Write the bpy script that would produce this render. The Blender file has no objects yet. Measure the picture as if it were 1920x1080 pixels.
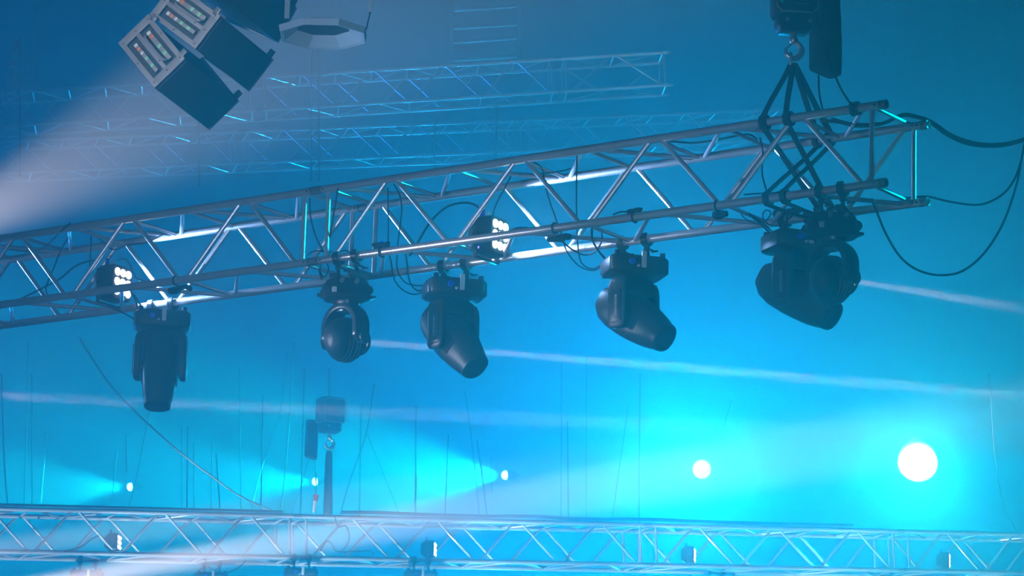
import bpy, bmesh, math, random
from mathutils import Vector, Matrix
C = bpy.context.scene.collection
R = random.Random(7)
V = Vector
PI = math.pi

# ------------------------------------------------------------------ camera
F = 6851.0; PITCH = 0.2288; ROLL = 0.0225; EYE = V((0, 0, 1.7))
fw = V((0, math.cos(PITCH), math.sin(PITCH))); up0 = V((0, -math.sin(PITCH), math.cos(PITCH))); rt0 = V((1, 0, 0))
rt = rt0 * math.cos(ROLL) + up0 * math.sin(ROLL)
up = -rt0 * math.sin(ROLL) + up0 * math.cos(ROLL)
cam = bpy.data.cameras.new('camera'); co = bpy.data.objects.new('camera', cam); C.objects.link(co)
co.matrix_world = Matrix((rt, up, -fw)).transposed().to_4x4(); co.location = EYE
cam.sensor_width = 36; cam.lens = F * 36 / 1920; cam.clip_end = 300; cam.clip_start = 0.1
bpy.context.scene.camera = co

def at(px, py, d):
    """world point seen at a photograph position, d metres along the viewing axis"""
    return EYE + fw * d + rt * ((px - 960) / F * d) + up * ((540 - py) / F * d)

# ------------------------------------------------------------------ materials
def mat(name, col, rough=0.5, metal=0.0, bump=0.0, bscale=60.0, var=0.0, vscale=8.0, emit=None, estr=0.0, spec=0.5):
    m = bpy.data.materials.new(name); m.use_nodes = True
    nt = m.node_tree; b = nt.nodes['Principled BSDF']
    b.inputs['Base Color'].default_value = (*col, 1)
    b.inputs['Roughness'].default_value = rough; b.inputs['Metallic'].default_value = metal
    b.inputs['Specular IOR Level'].default_value = spec
    tc = nt.nodes.new('ShaderNodeTexCoord')
    if var:
        n = nt.nodes.new('ShaderNodeTexNoise'); n.inputs['Scale'].default_value = vscale; n.inputs['Detail'].default_value = 5
        nt.links.new(tc.outputs['Object'], n.inputs['Vector'])
        mx = nt.nodes.new('ShaderNodeMix'); mx.data_type = 'RGBA'
        mx.inputs['A'].default_value = (*[c * (1 - var) for c in col], 1); mx.inputs['B'].default_value = (*[min(1, c * (1 + var)) for c in col], 1)
        nt.links.new(n.outputs['Fac'], mx.inputs['Factor']); nt.links.new(mx.outputs['Result'], b.inputs['Base Color'])
    if bump:
        n = nt.nodes.new('ShaderNodeTexNoise'); n.inputs['Scale'].default_value = bscale; n.inputs['Detail'].default_value = 4
        nt.links.new(tc.outputs['Object'], n.inputs['Vector'])
        bp = nt.nodes.new('ShaderNodeBump'); bp.inputs['Strength'].default_value = bump; bp.inputs['Distance'].default_value = 0.01
        nt.links.new(n.outputs['Fac'], bp.inputs['Height']); nt.links.new(bp.outputs['Normal'], b.inputs['Normal'])
    if emit:
        b.inputs['Emission Color'].default_value = (*emit, 1); b.inputs['Emission Strength'].default_value = estr
    return m

M = dict(
    alu=mat('aluminium', (0.74, 0.74, 0.76), 0.32, 0.72, bump=0.08, bscale=40, var=0.12, vscale=14),
    alu_dark=mat('worn_aluminium', (0.40, 0.41, 0.42), 0.42, 0.8, bump=0.1, bscale=60, var=0.2, vscale=20),
    hole=mat('bore', (0.02, 0.02, 0.022), 0.7),
    black=mat('black_plastic', (0.02, 0.021, 0.024), 0.4, 0.0, bump=0.05, bscale=200, var=0.2, spec=.3),
    blackm=mat('black_satin_metal', (0.024, 0.024, 0.028), 0.3, 0.3, bump=0.04, bscale=120),
    rubber=mat('black_rubber', (0.012, 0.012, 0.013), 0.7, spec=.25),
    cloth=mat('black_webbing', (0.012, 0.012, 0.014), 0.9, bump=0.4, bscale=400),
)

# ------------------------------------------------------------------ mesh builder
class MB:
    def __init__(s): s.bm = bmesh.new(); s.mi = 0; s.X = Matrix.Identity(4)
    def _v(s, p): return s.bm.verts.new(s.X @ V(p))
    def _f(s, vs):
        try:
            f = s.bm.faces.new(vs); f.material_index = s.mi; return f
        except ValueError: return None
    def loft(s, rings, cap=True, closed=True):
        rs = [[s._v(p) for p in r] for r in rings]; n = len(rs[0])
        for a, b in zip(rs, rs[1:]):
            for i in range(n if closed else n - 1):
                j = (i + 1) % n; s._f((a[i], a[j], b[j], b[i]))
        if cap and closed: s._f(list(reversed(rs[0]))); s._f(rs[-1])
        return s
    def tube(s, p0, p1, r, n=12, r1=None, cap=True):
        return s.path([p0, p1], [r, r if r1 is None else r1], n, cap)
    def path(s, pts, r, n=8, cap=True):
        pts = [V(p) for p in pts]; rr = r if isinstance(r, (list, tuple)) else [r] * len(pts)
        t0 = (pts[1] - pts[0]).normalized(); u = t0.orthogonal().normalized(); rings = []
        for i, p in enumerate(pts):
            t = ((pts[i] - pts[i - 1]).normalized() if i else V((0, 0, 0))) + ((pts[i + 1] - pts[i]).normalized() if i < len(pts) - 1 else V((0, 0, 0)))
            t = t.normalized() if t.length > 1e-9 else t0
            u = (u - t * u.dot(t)); u = u.normalized() if u.length > 1e-6 else t.orthogonal().normalized()
            w = t.cross(u)
            rings.append([p + (u * math.cos(2 * PI * k / n) + w * math.sin(2 * PI * k / n)) * rr[i] for k in range(n)])
        return s.loft(rings, cap)
    def ribbon(s, pts, w, th, side):
        """flat strap: width w along side, thickness th"""
        pts = [V(p) for p in pts]; side = V(side).normalized(); rings = []
        for i, p in enumerate(pts):
            a = pts[max(0, i - 1)]; b = pts[min(len(pts) - 1, i + 1)]; t = (b - a).normalized()
            sd = (side - t * side.dot(t)).normalized(); nn = t.cross(sd)
            rings.append([p + sd * w / 2 * a_ + nn * th / 2 * b_ for a_, b_ in ((-1, -1), (1, -1), (1, 1), (-1, 1))])
        return s.loft(rings)
    def box(s, c, d, bev=0.0, rot=None):
        t = bmesh.new(); bmesh.ops.create_cube(t, size=1)
        for v in t.verts: v.co = V((v.co.x * d[0], v.co.y * d[1], v.co.z * d[2]))
        if bev: bmesh.ops.bevel(t, geom=t.edges[:], offset=bev, segments=2, affect='EDGES', profile=0.6)
        m = Matrix.Translation(V(c)) @ (rot.to_4x4() if rot else Matrix.Identity(4))
        mp = {v: s._v(m @ v.co) for v in t.verts}
        for f in t.faces: s._f([mp[v] for v in f.verts])
        t.free(); return s
    def sphere(s, c, r, nu=20, nv=12, sc=(1, 1, 1), rot=None):
        rings = []
        for i in range(1, nv):
            a = PI * i / nv
            ring = [V((math.sin(a) * math.cos(2 * PI * k / nu) * r * sc[0], math.sin(a) * math.sin(2 * PI * k / nu) * r * sc[1], math.cos(a) * r * sc[2])) for k in range(nu)]
            rings.append([V(c) + ((rot @ p) if rot else p) for p in ring])
        return s.loft(rings)
    def torus(s, c, rot, R_, r, a0=0, a1=2 * PI, nu=28, n=8):
        full = abs(a1 - a0 - 2 * PI) < 1e-6
        pts = [V(c) + rot @ V((R_ * math.cos(a0 + (a1 - a0) * k / nu), R_ * math.sin(a0 + (a1 - a0) * k / nu), 0)) for k in range(nu + 1)]
        return s.path(pts, r, n, cap=not full)
    def build(s, name, m, parent=None, smooth=35):
        bmesh.ops.recalc_face_normals(s.bm, faces=s.bm.faces[:])
        me = bpy.data.meshes.new(name); s.bm.to_mesh(me); s.bm.free()
        for q in (m if isinstance(m, (list, tuple)) else [m]): me.materials.append(q)
        if smooth:
            me.polygons.foreach_set('use_smooth', [True] * len(me.polygons)); me.set_sharp_from_angle(angle=math.radians(smooth))
        o = bpy.data.objects.new(name, me); C.objects.link(o)
        if parent: o.parent = parent
        return o

def tag(o, label=None, cat=None, group=None, kind=None):
    if label: o['label'] = label
    if cat: o['category'] = cat
    if group: o['group'] = group
    if kind: o['kind'] = kind
    return o
def root(name, label, cat, mtx, group=None):
    o = bpy.data.objects.new(name, None); C.objects.link(o); o.matrix_world = mtx; o.empty_display_size = 0.1
    return tag(o, label, cat, group)
def frame(origin, x, y, z):
    m = Matrix((V(x), V(y), V(z))).transposed().to_4x4(); m.translation = V(origin); return m
def struct(o): o['kind'] = 'structure'; return o
def smooth_pts(ctrl, n=8):
    """Catmull-Rom through control points"""
    p = [V(c) for c in ctrl]; p = [p[0] * 2 - p[1]] + p + [p[-1] * 2 - p[-2]]; out = []
    for i in range(1, len(p) - 2):
        for k in range(n):
            t = k / n; a, b, c, d = p[i - 1], p[i], p[i + 1], p[i + 2]
            out.append(0.5 * ((2 * b) + (c - a) * t + (2 * a - 5 * b + 4 * c - d) * t * t + (3 * b - a - 3 * c + d) * t ** 3))
    out.append(p[-2]); return out

# ------------------------------------------------------------------ trusses
S, W = 0.45, 0.485          # chord centres: height and depth of the box
OVER = 0.092                # chord beyond the last upright
def make_truss(rt_, sections, half, S=S, W=W, rc=0.025, rb=0.0148, seg=12, planes=True):
    """local x along the truss, y away from the viewer, z up; sections: (x0, x1, bays)"""
    ch = {'A': (0, S / 2), 'B': (W, S / 2), 'C': (0, -S / 2), 'D': (W, -S / 2)}
    P = lambda k, x: V((x, ch[k][0], ch[k][1]))
    def brace(name, a, b, r=rb):
        MB().tube(a, b, r, max(8, seg - 2), cap=False).build(name, M['alu'], rt_)
    for (x0, x1, nb, e0, e1) in sections:
        p = (x1 - x0) / nb
        for k in 'ABCD':
            m = MB(); m.tube(P(k, x0 - OVER), P(k, x1 + OVER), rc, seg + 4); m.build('chord', M['alu'], rt_)
            for e, sg in ((x0, -1), (x1, 1)):
                if (sg < 0 and not e0) or (sg > 0 and not e1): continue
                m = MB(); q = P(k, e)
                m.tube(q + V((sg * (OVER - .045), 0, 0)), q + V((sg * (OVER + .0008), 0, 0)), rc * 1.06, seg + 4)
                m.mi = 1
                m.tube(q + V((sg * (OVER - .02), 0, 0)), q + V((sg * (OVER + .0015), 0, 0)), rc * .68, seg)
                for dx in (.062, .028):
                    for yy in (-1, 1):
                        m.tube(q + V((sg * (OVER - dx), yy * rc * 1.1, -.003)), q + V((sg * (OVER - dx), yy * rc * .6, -.003)), rc * .26, 8)
                m.build('coupler', [M['alu_dark'], M['hole']], rt_)
        g = 0.032
        for e in ((x0,) if e0 else ()) + ((x1,) if e1 else ()):
            brace('upright', P('A', e), P('C', e)); brace('upright', P('B', e), P('D', e))
            brace('cross_brace', P('A', e), P('B', e), rb * .9); brace('cross_brace', P('C', e), P('D', e), rb * .9)
        for i in range(nb):
            a, mid, b = x0 + i * p, x0 + (i + .5) * p, x0 + (i + 1) * p
            ga = .05 if i == 0 and e0 else g; gb = .05 if i == nb - 1 and e1 else g
            brace('diagonal_brace', P('C', a + ga), P('A', mid - g)); brace('diagonal_brace', P('A', mid + g), P('C', b - gb))
            brace('diagonal_brace', P('B', a + ga), P('D', mid - g)); brace('diagonal_brace', P('D', mid + g), P('B', b - gb))
            if planes:
                brace('plan_brace', P('A', a + ga), P('B', mid - g), rb * .9); brace('plan_brace', P('B', mid + g), P('A', b - gb), rb * .9)
                brace('cross_brace', P('A', mid), P('B', mid), rb * .8)
                if i: brace('cross_brace', P('A', a), P('B', a), rb * .8)
                brace('plan_brace', P('C', mid - g), P('D', a + ga), rb * .9); brace('plan_brace', P('D', b - gb), P('C', mid + g), rb * .9)
                if i: brace('cross_brace', P('C', a), P('D', a), rb * .8)

PSI, TILT = 0.6106, -0.0063
def truss_frame(P, psi, tilt):
    d = V((math.cos(psi) * math.cos(tilt), -math.sin(psi) * math.cos(tilt), math.sin(tilt)))   # towards the right end
    n = V((math.sin(psi), math.cos(psi), 0)); return frame(P, d, n, d.cross(n))
T1P = EYE + V((1.9812, 19.582, 5.421)); T1 = truss_frame(T1P, PSI, TILT)
Lm = 3.81; G = 0.1846
t1 = root('box_truss', 'long silver box truss carrying the six black moving heads, slung from the big hoist', 'truss', T1)
make_truss(t1, [(-Lm, 0, 4, 1, 1), (-2 * Lm - G, -Lm - G, 4, 1, 1)], None)
def tp(x, k='A', dy=0, dz=0):
    """a point on the near truss: x along it from the last upright, chord k"""
    y, z = {'A': (0, S / 2), 'B': (W, S / 2), 'C': (0, -S / 2), 'D': (W, -S / 2)}[k]
    return T1 @ V((x, y + dy, z + dz))

def far_truss(label, a, b, xs):
    """a, b: centre of the front face at two ends; xs: section joints in metres along a->b"""
    d = (b - a).normalized(); n = V((-d.y, d.x, 0)).normalized()
    m = frame(a, d, n, d.cross(n)); r = root('box_truss', label, 'truss', m)
    make_truss(r, xs, None, seg=8)
    return r, m
def mid(px, py0, py1, d): return at(px, (py0 + py1) / 2, d)
# bottom truss
a2 = mid(100, 956, 1036, 38.5); b2 = mid(1850, 1000, 1072.5, 42.5); L2 = (b2 - a2).length
def x2(px):
    lo, hi = -3.0, 14.0
    for _ in range(40):
        m_ = (lo + hi) / 2; q = a2 + (b2 - a2).normalized() * m_ - EYE
        if 960 + F * q.dot(rt) / q.dot(fw) < px: lo = m_
        else: hi = m_
    return lo
j = [x2(543), x2(1201), x2(1676)]; g2 = .19
t2, T2 = far_truss('silver box truss crossing the bottom of the picture with small strobes standing in it', a2, b2,
    [(j[0] - 3.8, j[0], 4, 1, 1), (j[0] + g2, j[1], 4, 1, 1), (j[1] + g2, j[2], 3, 1, 1), (j[2] + g2, j[2] + g2 + 3.8, 4, 1, 1)])
t3, T3 = far_truss('faint upper far truss fading into the haze behind the loudspeakers', mid(-60, 177, 241, 47.8), mid(1222, 98, 162.5, 48.6),
    [(-.1, 3.7, 4, 1, 1), (3.89, 7.69, 4, 1, 1), (7.88, 9.2, 1, 1, 1)])
t4, T4 = far_truss('faint lower far truss fading into the haze just above the near truss', mid(-60, 267, 327, 50), mid(1440, 205, 265, 52.5),
    [(-.1, 3.7, 4, 1, 1), (3.89, 7.69, 4, 1, 1), (7.88, 11.6, 4, 1, 1)])

# ------------------------------------------------------------------ lights
def spot(name, loc, target, power, col, ang, blend=0.3, rad=0.05):
    l = bpy.data.lights.new(name, 'SPOT'); l.energy = power; l.color = col; l.spot_size = math.radians(ang); l.spot_blend = blend; l.shadow_soft_size = rad
    o = bpy.data.objects.new(name, l); C.objects.link(o); o.location = loc
    o.rotation_euler = (V(target) - V(loc)).to_track_quat('-Z', 'Y').to_euler(); return o
def disc_beam(name, loc, target, power, col, size, spread):
    l = bpy.data.lights.new(name, 'AREA'); l.shape = 'DISK'; l.size = size; l.energy = power; l.color = col; l.spread = math.radians(spread)
    o = bpy.data.objects.new(name, l); C.objects.link(o); o.location = loc
    o.rotation_euler = (V(target) - V(loc)).to_track_quat('-Z', 'Y').to_euler(); return o
LP = {
 'lamp0': (60000, (0, .26, .30)), 'lamp1': (70000, (0, .25, .36)), 'lamp2': (110000, (0, .265, .28)), 'lamp3': (20000, (.0006, .115, .30)), 'lamp4': (30000, (.0009, .052, .064)),
 'beamA': (600000, (.26, .21, .19)), 'beamB': (1500000, (3.3, 2.5, 2.3)), 'beamC': (1500000, (.6, .5, .46)), 'thin': (26, (1, .87, .82)),
 'fillL': (60000, (0, .10, .48)), 'fillM': (60000, (0, .19, .40)), 'fillR': (60000, (0, .0, .0)), 'side': (6000, (.75, .78, 1)), 'front': (45000, (.95, .93, .9)),
}
# ------------------------------------------------------------------ helpers on the near truss
def chord_u(px, k):
    lo, hi = -9.0, 0.4
    for _ in range(40):
        m_ = (lo + hi) / 2; q = tp(m_, k) - EYE
        if 960 + F * q.dot(rt) / q.dot(fw) < px: lo = m_
        else: hi = m_
    return lo
def dep(p): return (V(p) - EYE).dot(fw)
def td(px, f=0.0):
    """viewing depth of the near truss at a picture column: f 0 = front face, 1 = back face"""
    return dep(tp(chord_u(px, 'A'), 'A')) * (1 - f) + dep(tp(chord_u(px, 'B'), 'B')) * f
def scr_y(p):
    q = V(p) - EYE; return 540 - F * q.dot(up) / q.dot(fw)
def under(px, py, k):
    """point straight below chord k (at column px) that shows at row py"""
    q = tp(chord_u(px, k), k); return q, q - V((0, 0, (py - scr_y(q)) * dep(q) / F / math.cos(PITCH)))
Xd, Yd = V((1, 0, 0)), V((0, 1, 0)); Zd = V((0, 0, 1))
def yaw(a): return Matrix.Rotation(math.radians(a), 3, 'Z')

def text_mesh(txt, size, depth=0.0006, sp=1.0):
    c = bpy.data.curves.new('t', 'FONT'); c.body = txt; c.size = size; c.extrude = depth; c.align_x = 'CENTER'; c.align_y = 'CENTER'; c.space_character = sp; c.resolution_u = 2
    o = bpy.data.objects.new('t', c); C.objects.link(o); bpy.context.view_layer.update()
    me = bpy.data.meshes.new_from_object(o.evaluated_get(bpy.context.evaluated_depsgraph_get()))
    bpy.data.objects.remove(o); return me
def lettering(txt, size, mtx, m, parent, sp=1.0, name='lettering'):
    me = text_mesh(txt, size, sp=sp); me.name = name; me.transform(mtx); me.materials.clear(); me.materials.append(m)
    o = bpy.data.objects.new(name, me); C.objects.link(o); o.parent = parent; return o

M['pale_ink'] = mat('pale_print', (0.55, 0.58, 0.6), 0.5)
M['bluecon'] = mat('blue_connector', (0.02, 0.06, 0.6), 0.35)
M['greycon'] = mat('grey_connector', (0.45, 0.47, 0.5), 0.4)
M['lens'] = mat('dark_glass', (0.02, 0.025, 0.03), 0.08, spec=0.8)
M['steel'] = mat('zinc_steel', (0.45, 0.45, 0.45), 0.38, 0.8, bump=.1, bscale=90)
M['sticker'] = mat('pale_sticker', (0.42, 0.45, 0.45), 0.5)

def squircle(rx, ry, n=24, e=3.2):
    out = []
    for k in range(n):
        a = 2 * PI * k / n; c, s_ = math.cos(a), math.sin(a)
        out.append((math.copysign(abs(c) ** (2 / e), c) * rx, math.copysign(abs(s_) ** (2 / e), s_) * ry))
    return out

def clamp_part(rt_, chord_pt, foot_pt, TM=None):
    """hook clamp: a jaw round the chord and a stem down to the base plate (points in the fixture's own frame)"""
    d = ((TM or T1).to_3x3() @ Xd).normalized(); d = rt_.matrix_world.to_3x3().inverted() @ d
    q, f = V(chord_pt), V(foot_pt); m = MB()
    u = (f - q); u = (u - d * u.dot(d)).normalized(); w = d.cross(u)
    ring = []
    for s_ in (-.02, .02):
        pts = []
        for k in range(15):
            a = math.radians(-50 + 280 * k / 14); pts.append(q + u * .034 * math.sin(a) + w * .034 * math.cos(a) + d * s_)
        ring.append(pts)
    outer = [[q + (p - q - d * s_) * 1.32 + d * s_ for p in pts] for pts, s_ in zip(ring, (-.02, .02))]
    rings = [[ring[0][k], ring[1][k], outer[1][k], outer[0][k]] for k in range(15)]
    m.loft(rings)
    a_ = q + u * .046; m.tube(a_, f, .012, 8)
    m.box(a_ + u * .012, (.036, .036, .03), .006)
    m.tube(a_ + w * .02 + u * .01, a_ + w * .085 + u * .015, .007, 6)      # wing bolt
    m.tube(a_ + w * .085 + u * .015 - d * .022, a_ + w * .085 + u * .015 + d * .022, .006, 6)
    m.box(f + u * .004, (.1, .05, .012), .003)
    return m.build('clamp', M['blackm'], rt_)

def moving_head(label, px, py, k, base_yaw, beta, gamma, truss=True, pos=None, yk=1.0):
    """profile moving head hanging under chord k: base, yoke with two arms, barrel head"""
    if truss: q, o = under(px, py, k)
    else: q, o = pos + V((0, 0, .13)), pos
    rt_ = root('moving_head_light', label, 'stage light', Matrix.Translation(o), 'barrel moving heads')
    bpy.context.view_layer.update()
    Rb = yaw(base_yaw)
    m = MB()
    m.loft([[Rb @ V((x * s_, y * s_, z)) for x, y in squircle(.182, .145, 28, 6)] for z, s_ in ((-.002, .93), (-.012, .985), (-.03, 1), (-.088, 1), (-.1, .97), (-.108, .9))])
    base = m.build('base', M['black'], rt_)
    for sx in (-1, 1):
        m = MB(); m.box(Rb @ V((sx * .172, 0, -.055)), (.022, .2, .085), .006, Rb); m.build('end_cap', M['blackm'], base)
    for sx in (-1, 1):
        for sy in (-1, 1):
            m = MB(); m.tube(Rb @ V((sx * .14, sy * .11, -.005)), Rb @ V((sx * .14, sy * .11, .022)), .016, 10); m.build('foot', M['rubber'], base)
    m = MB(); m.box(Rb @ V((.015, -.148, -.03)), (.028, .02, .1), .004, Rb); m.build('latch', M['greycon'], base)['label'] = 'grey latch on the base'
    m = MB(); m.tube(Rb @ V((-.06, -.135, -.045)), Rb @ V((-.06, -.175, -.05)), .017, 10); m.build('power_connector', M['bluecon'], base)['label'] = 'blue power connector'
    m = MB(); m.box(Rb @ V((.09, -.146, -.05)), (.11, .008, .05), .002, Rb); m.build('display_panel', M['lens'], base)
    m = MB(); m.tube(Rb @ V((-.02, -.14, -.07)), Rb @ V((-.02, -.165, -.072)), .008, 8); m.build('data_connector', M['greycon'], base)
    # clamps
    inv = Matrix.Translation(-o)
    dl = ((T1 if truss else T2).to_3x3() @ Xd).normalized()
    for s_ in (-.085, .085):
        c_ = inv @ (q + dl * s_)
        clamp_part(rt_, c_, V((dl.x * s_ + .01, dl.y * s_, .003)), T1 if truss else T2)
    # yoke
    Ry = yaw(beta); zt = -.108; L_ = .335 * yk
    m = MB()
    m.loft([[Ry @ V((x, y, zt - z)) for x, y in squircle(rx, ry, 24, 4)] for z, rx, ry in ((0, .10, .045), (.012, .135, .055), (.04, .166, .062), (.098, .17, .062), (.106, .166, .06))])
    for sx in (-1, 1):
        prof = [(.03, .04, .055, .135), (.06, .05, .064, .142), (.1, .052, .067, .145), (.24, .05, .067, .147), (L_ - .03, .048, .064, .148), (L_ - .008, .042, .05, .148), (L_, .03, .034, .148)]
        m.loft([[Ry @ V((sx * xo + x, y, zt - z)) for x, y in squircle(th / 2, dp, 20, 5)] for z, th, dp, xo in prof])
    yoke = m.build('yoke', M['black'], rt_)
    m = MB(); m.box(Ry @ V((-.173, 0, zt - .2)), (.008, .085, .19), .003, Ry); pl = m.build('side_cover', M['blackm'], yoke)
    for z_ in (-.1, .1):
        for y_ in (-.042, .042):
            m = MB(); m.tube(Ry @ V((-.175, y_ * .8, zt - .2 + z_ * .85)), Ry @ V((-.1795, y_ * .8, zt - .2 + z_ * .85)), .005, 6); m.build('screw', M['hole'], pl)
    X_ = V((0, 0, -1)); Y_ = V((0, 1, 0)); Z_ = V((-1, 0, 0))
    tm = Matrix.Translation(Ry @ V((-.1776, -.005, zt - .2))) @ (Ry.to_4x4() @ frame((0, 0, 0), X_, -Y_ if X_.cross(-Y_).dot(Z_) > 0 else Y_, Z_))
    lettering('SKYMUSIC', .023, tm, M['pale_ink'], pl, 1.25)
    # head
    g = math.radians(gamma); b = V((math.sin(math.radians(beta)), -math.cos(math.radians(beta)), 0))
    h = (b * math.cos(g) - Zd * math.sin(g)).normalized(); ax = Ry @ Xd; v = h.cross(ax).normalized()
    pv = V((0, 0, zt - .243 * yk))
    prof = [(-.25, .07, .06), (-.245, .085, .078), (-.19, .106, .116), (-.12, .113, .13), (0, .114, .132), (.08, .111, .126), (.16, .104, .117), (.235, .094, .099), (.25, .088, .09), (.268, .089, .091), (.285, .085, .087)]
    m = MB(); m.loft([[pv + h * t + ax * x + v * y for x, y in squircle(rx, ry, 28, 3.0 if t < .1 else 2.3)] for t, rx, ry in prof])
    head = m.build('head', M['black'], rt_)
    m = MB(); m.loft([[pv + h * t + (ax * math.cos(2 * PI * i / 24) + v * math.sin(2 * PI * i / 24)) * r for i in range(24)] for t, r in ((.27, .07), (.29, .074), (.297, .06), (.3, .03))])
    m.build('lens', M['lens'], head)
    for s_ in (-1, 1):
        m = MB(); m.box(pv + h * .068 + ax * s_ * .108, (.004, .11, .09), 0, Matrix((ax, h, v)).transposed())
        for i in range(7):
            m.box(pv + h * (.02 + i * .016) + ax * s_ * .112, (.006, .005, .1), 0, Matrix((ax, h, v)).transposed())
        m.build('cooling_grille', M['blackm'], head)
    m = MB(); m.box(pv - h * .17 + v * .12 * (1 if v.z > 0 else -1), (.11, .08, .01), .003, Matrix((ax, h, v)).transposed()); m.build('rear_cover', M['blackm'], head)
    for s_ in (-1, 1):
        m = MB(); m.tube(pv + ax * s_ * .1, pv + ax * s_ * .124, .045, 16); m.build('pivot', M['blackm'], head)
    return rt_

def ball_head(label, px, py, k, base_yaw, beta, aim_at):
    """short round-headed beam light with a horseshoe yoke"""
    q, o = under(px, py, k)
    rt_ = root('beam_light', label, 'stage light', Matrix.Translation(o), 'round headed beam lights'); bpy.context.view_layer.update()
    Rb = yaw(base_yaw)
    m = MB(); m.loft([[Rb @ V((x, y, z)) for x, y in squircle(r * 1.02, r * .82, 32, 2.8)] for z, r in ((0, .10), (-.012, .125), (-.05, .142), (-.085, .145), (-.105, .15), (-.125, .135), (-.135, .10))])
    base = m.build('base', M['black'], rt_)
    for a in (35, 145, 215, 325):
        m = MB(); c_ = Rb @ V((math.cos(math.radians(a)) * .15, math.sin(math.radians(a)) * .122, -.07)); m.sphere(c_, .034, 12, 8, (1, 1, .9))
        m.build('corner_bumper', M['rubber'], base)
    for sx in (-1, 1):
        m = MB(); m.loft([[Rb @ V((sx * (.12 + t * .06), y * (1 - t * .7), -.11 + z * (1 - t * .6) + t * .012)) for y, z in ((-.05, -.014), (.05, -.014), (.05, .014), (-.05, .014))] for t in (0, .5, 1)])
        m.build('side_handle', M['blackm'], base)
    m = MB(); m.box(Rb @ V((-.085, -.117, -.085)), (.03, .008, .034), .003, Rb @ yaw(-8)); m.build('sticker', M['sticker'], base)['label'] = 'pale sticker on the base'
    for x_ in (-.04, .05):
        m = MB(); m.tube(Rb @ V((x_, -.1, -.03)), Rb @ V((x_, -.14, -.026)), .014, 10); m.build('cable_connector', M['steel'], base)
    dl = (T1.to_3x3() @ Xd).normalized()
    for s_ in (-.07, .07):
        clamp_part(rt_, Matrix.Translation(-o) @ (q + dl * s_), dl * s_ + V((0, 0, .003)))
    for s_ in (-.07, .07):
        m = MB(); m.box(dl * s_ + V((0, 0, .022)), (.05, .16, .03), .006, yaw(-20)); m.build('clamp_bracket', M['blackm'], rt_)
    # yoke
    Ry = yaw(beta); pv = V((0, 0, -.135 - .236)); ax = Ry @ Xd; yy = Ry @ Yd
    m = MB(); m.loft([[V((0, 0, z)) + ax * x + yy * y for x, y in squircle(rx, ry, 20, 2.6)] for z, rx, ry in ((-.13, .085, .07), (-.15, .08, .062), (-.18, .07, .055), (-.2, .06, .05))])
    rings = []
    pth = [(1, -.05 + .02 * i) for i in range(6)] + [(math.cos(math.radians(9 * i)), None) for i in range(0, 21)] + [(-1, .05 - .02 * i) for i in range(6)]
    for i, (cx, zz) in enumerate(pth):
        if zz is None:
            a = math.radians(9 * (i - 6)); e = ax * math.cos(a) + Zd * math.sin(a); c_ = pv + Zd * .077
        else: e = ax * cx; c_ = pv + Zd * (zz + .022)
        k_ = {0: .55, 1: .85, len(pth) - 1: .55, len(pth) - 2: .85}.get(i, 1)
        rings.append([c_ + e * (.127 + y) + yy * x for x, y in squircle(.066 * k_, .027 * k_, 16, 3.0)])
    m.loft(rings); yoke = m.build('yoke', M['blackm'], rt_)
    for s_ in (-1, 1):
        m = MB(); m.tube(pv + ax * s_ * .155, pv + ax * s_ * .166, .042, 20); m.build('pivot_cover', M['black'], yoke)
    h = (V(aim_at) - (o + pv)).normalized(); h = (h - ax * h.dot(ax)).normalized(); v = h.cross(ax)
    prof = [(-.142, .03), (-.135, .065), (-.115, .095), (-.08, .118), (-.04, .131), (0, .134), (.04, .131), (.075, .118), (.1, .102), (.104, .09), (.13, .088), (.133, .084)]
    m = MB(); m.loft([[pv + h * t + (ax * math.cos(2 * PI * i / 32) * .76 + v * math.sin(2 * PI * i / 32)) * r for i in range(32)] for t, r in prof])
    head = m.build('head', M['black'], rt_)
    for t_, r_ in ((-.06, .126), (-.035, .1335), (.0, .136), (.03, .134)):
        m = MB(); m.path([pv + h * t_ + (ax * math.cos(2 * PI * i / 36) * .78 + v * math.sin(2 * PI * i / 36)) * r_ for i in range(37)], .004, 6, cap=False); m.build('cooling_fin', M['blackm'], head)
    m = MB(); m.torus(pv + h * .134, Matrix((ax, v, h)).transposed(), .079, .009, 0, 2 * PI, 32, 8); m.build('lens_ring', M['blackm'], head)
    m = MB(); m.loft([[pv + h * t + (ax * math.cos(2 * PI * i / 24) + v * math.sin(2 * PI * i / 24)) * r for i in range(24)] for t, r in ((.125, .072), (.136, .07), (.143, .04), (.146, .015))])
    m.build('lens', mat('beam_lens', (.6, .65, .7), .1, emit=(.75, .8, .9), estr=1.2), head)
    return rt_, o + pv + h * .155

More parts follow.
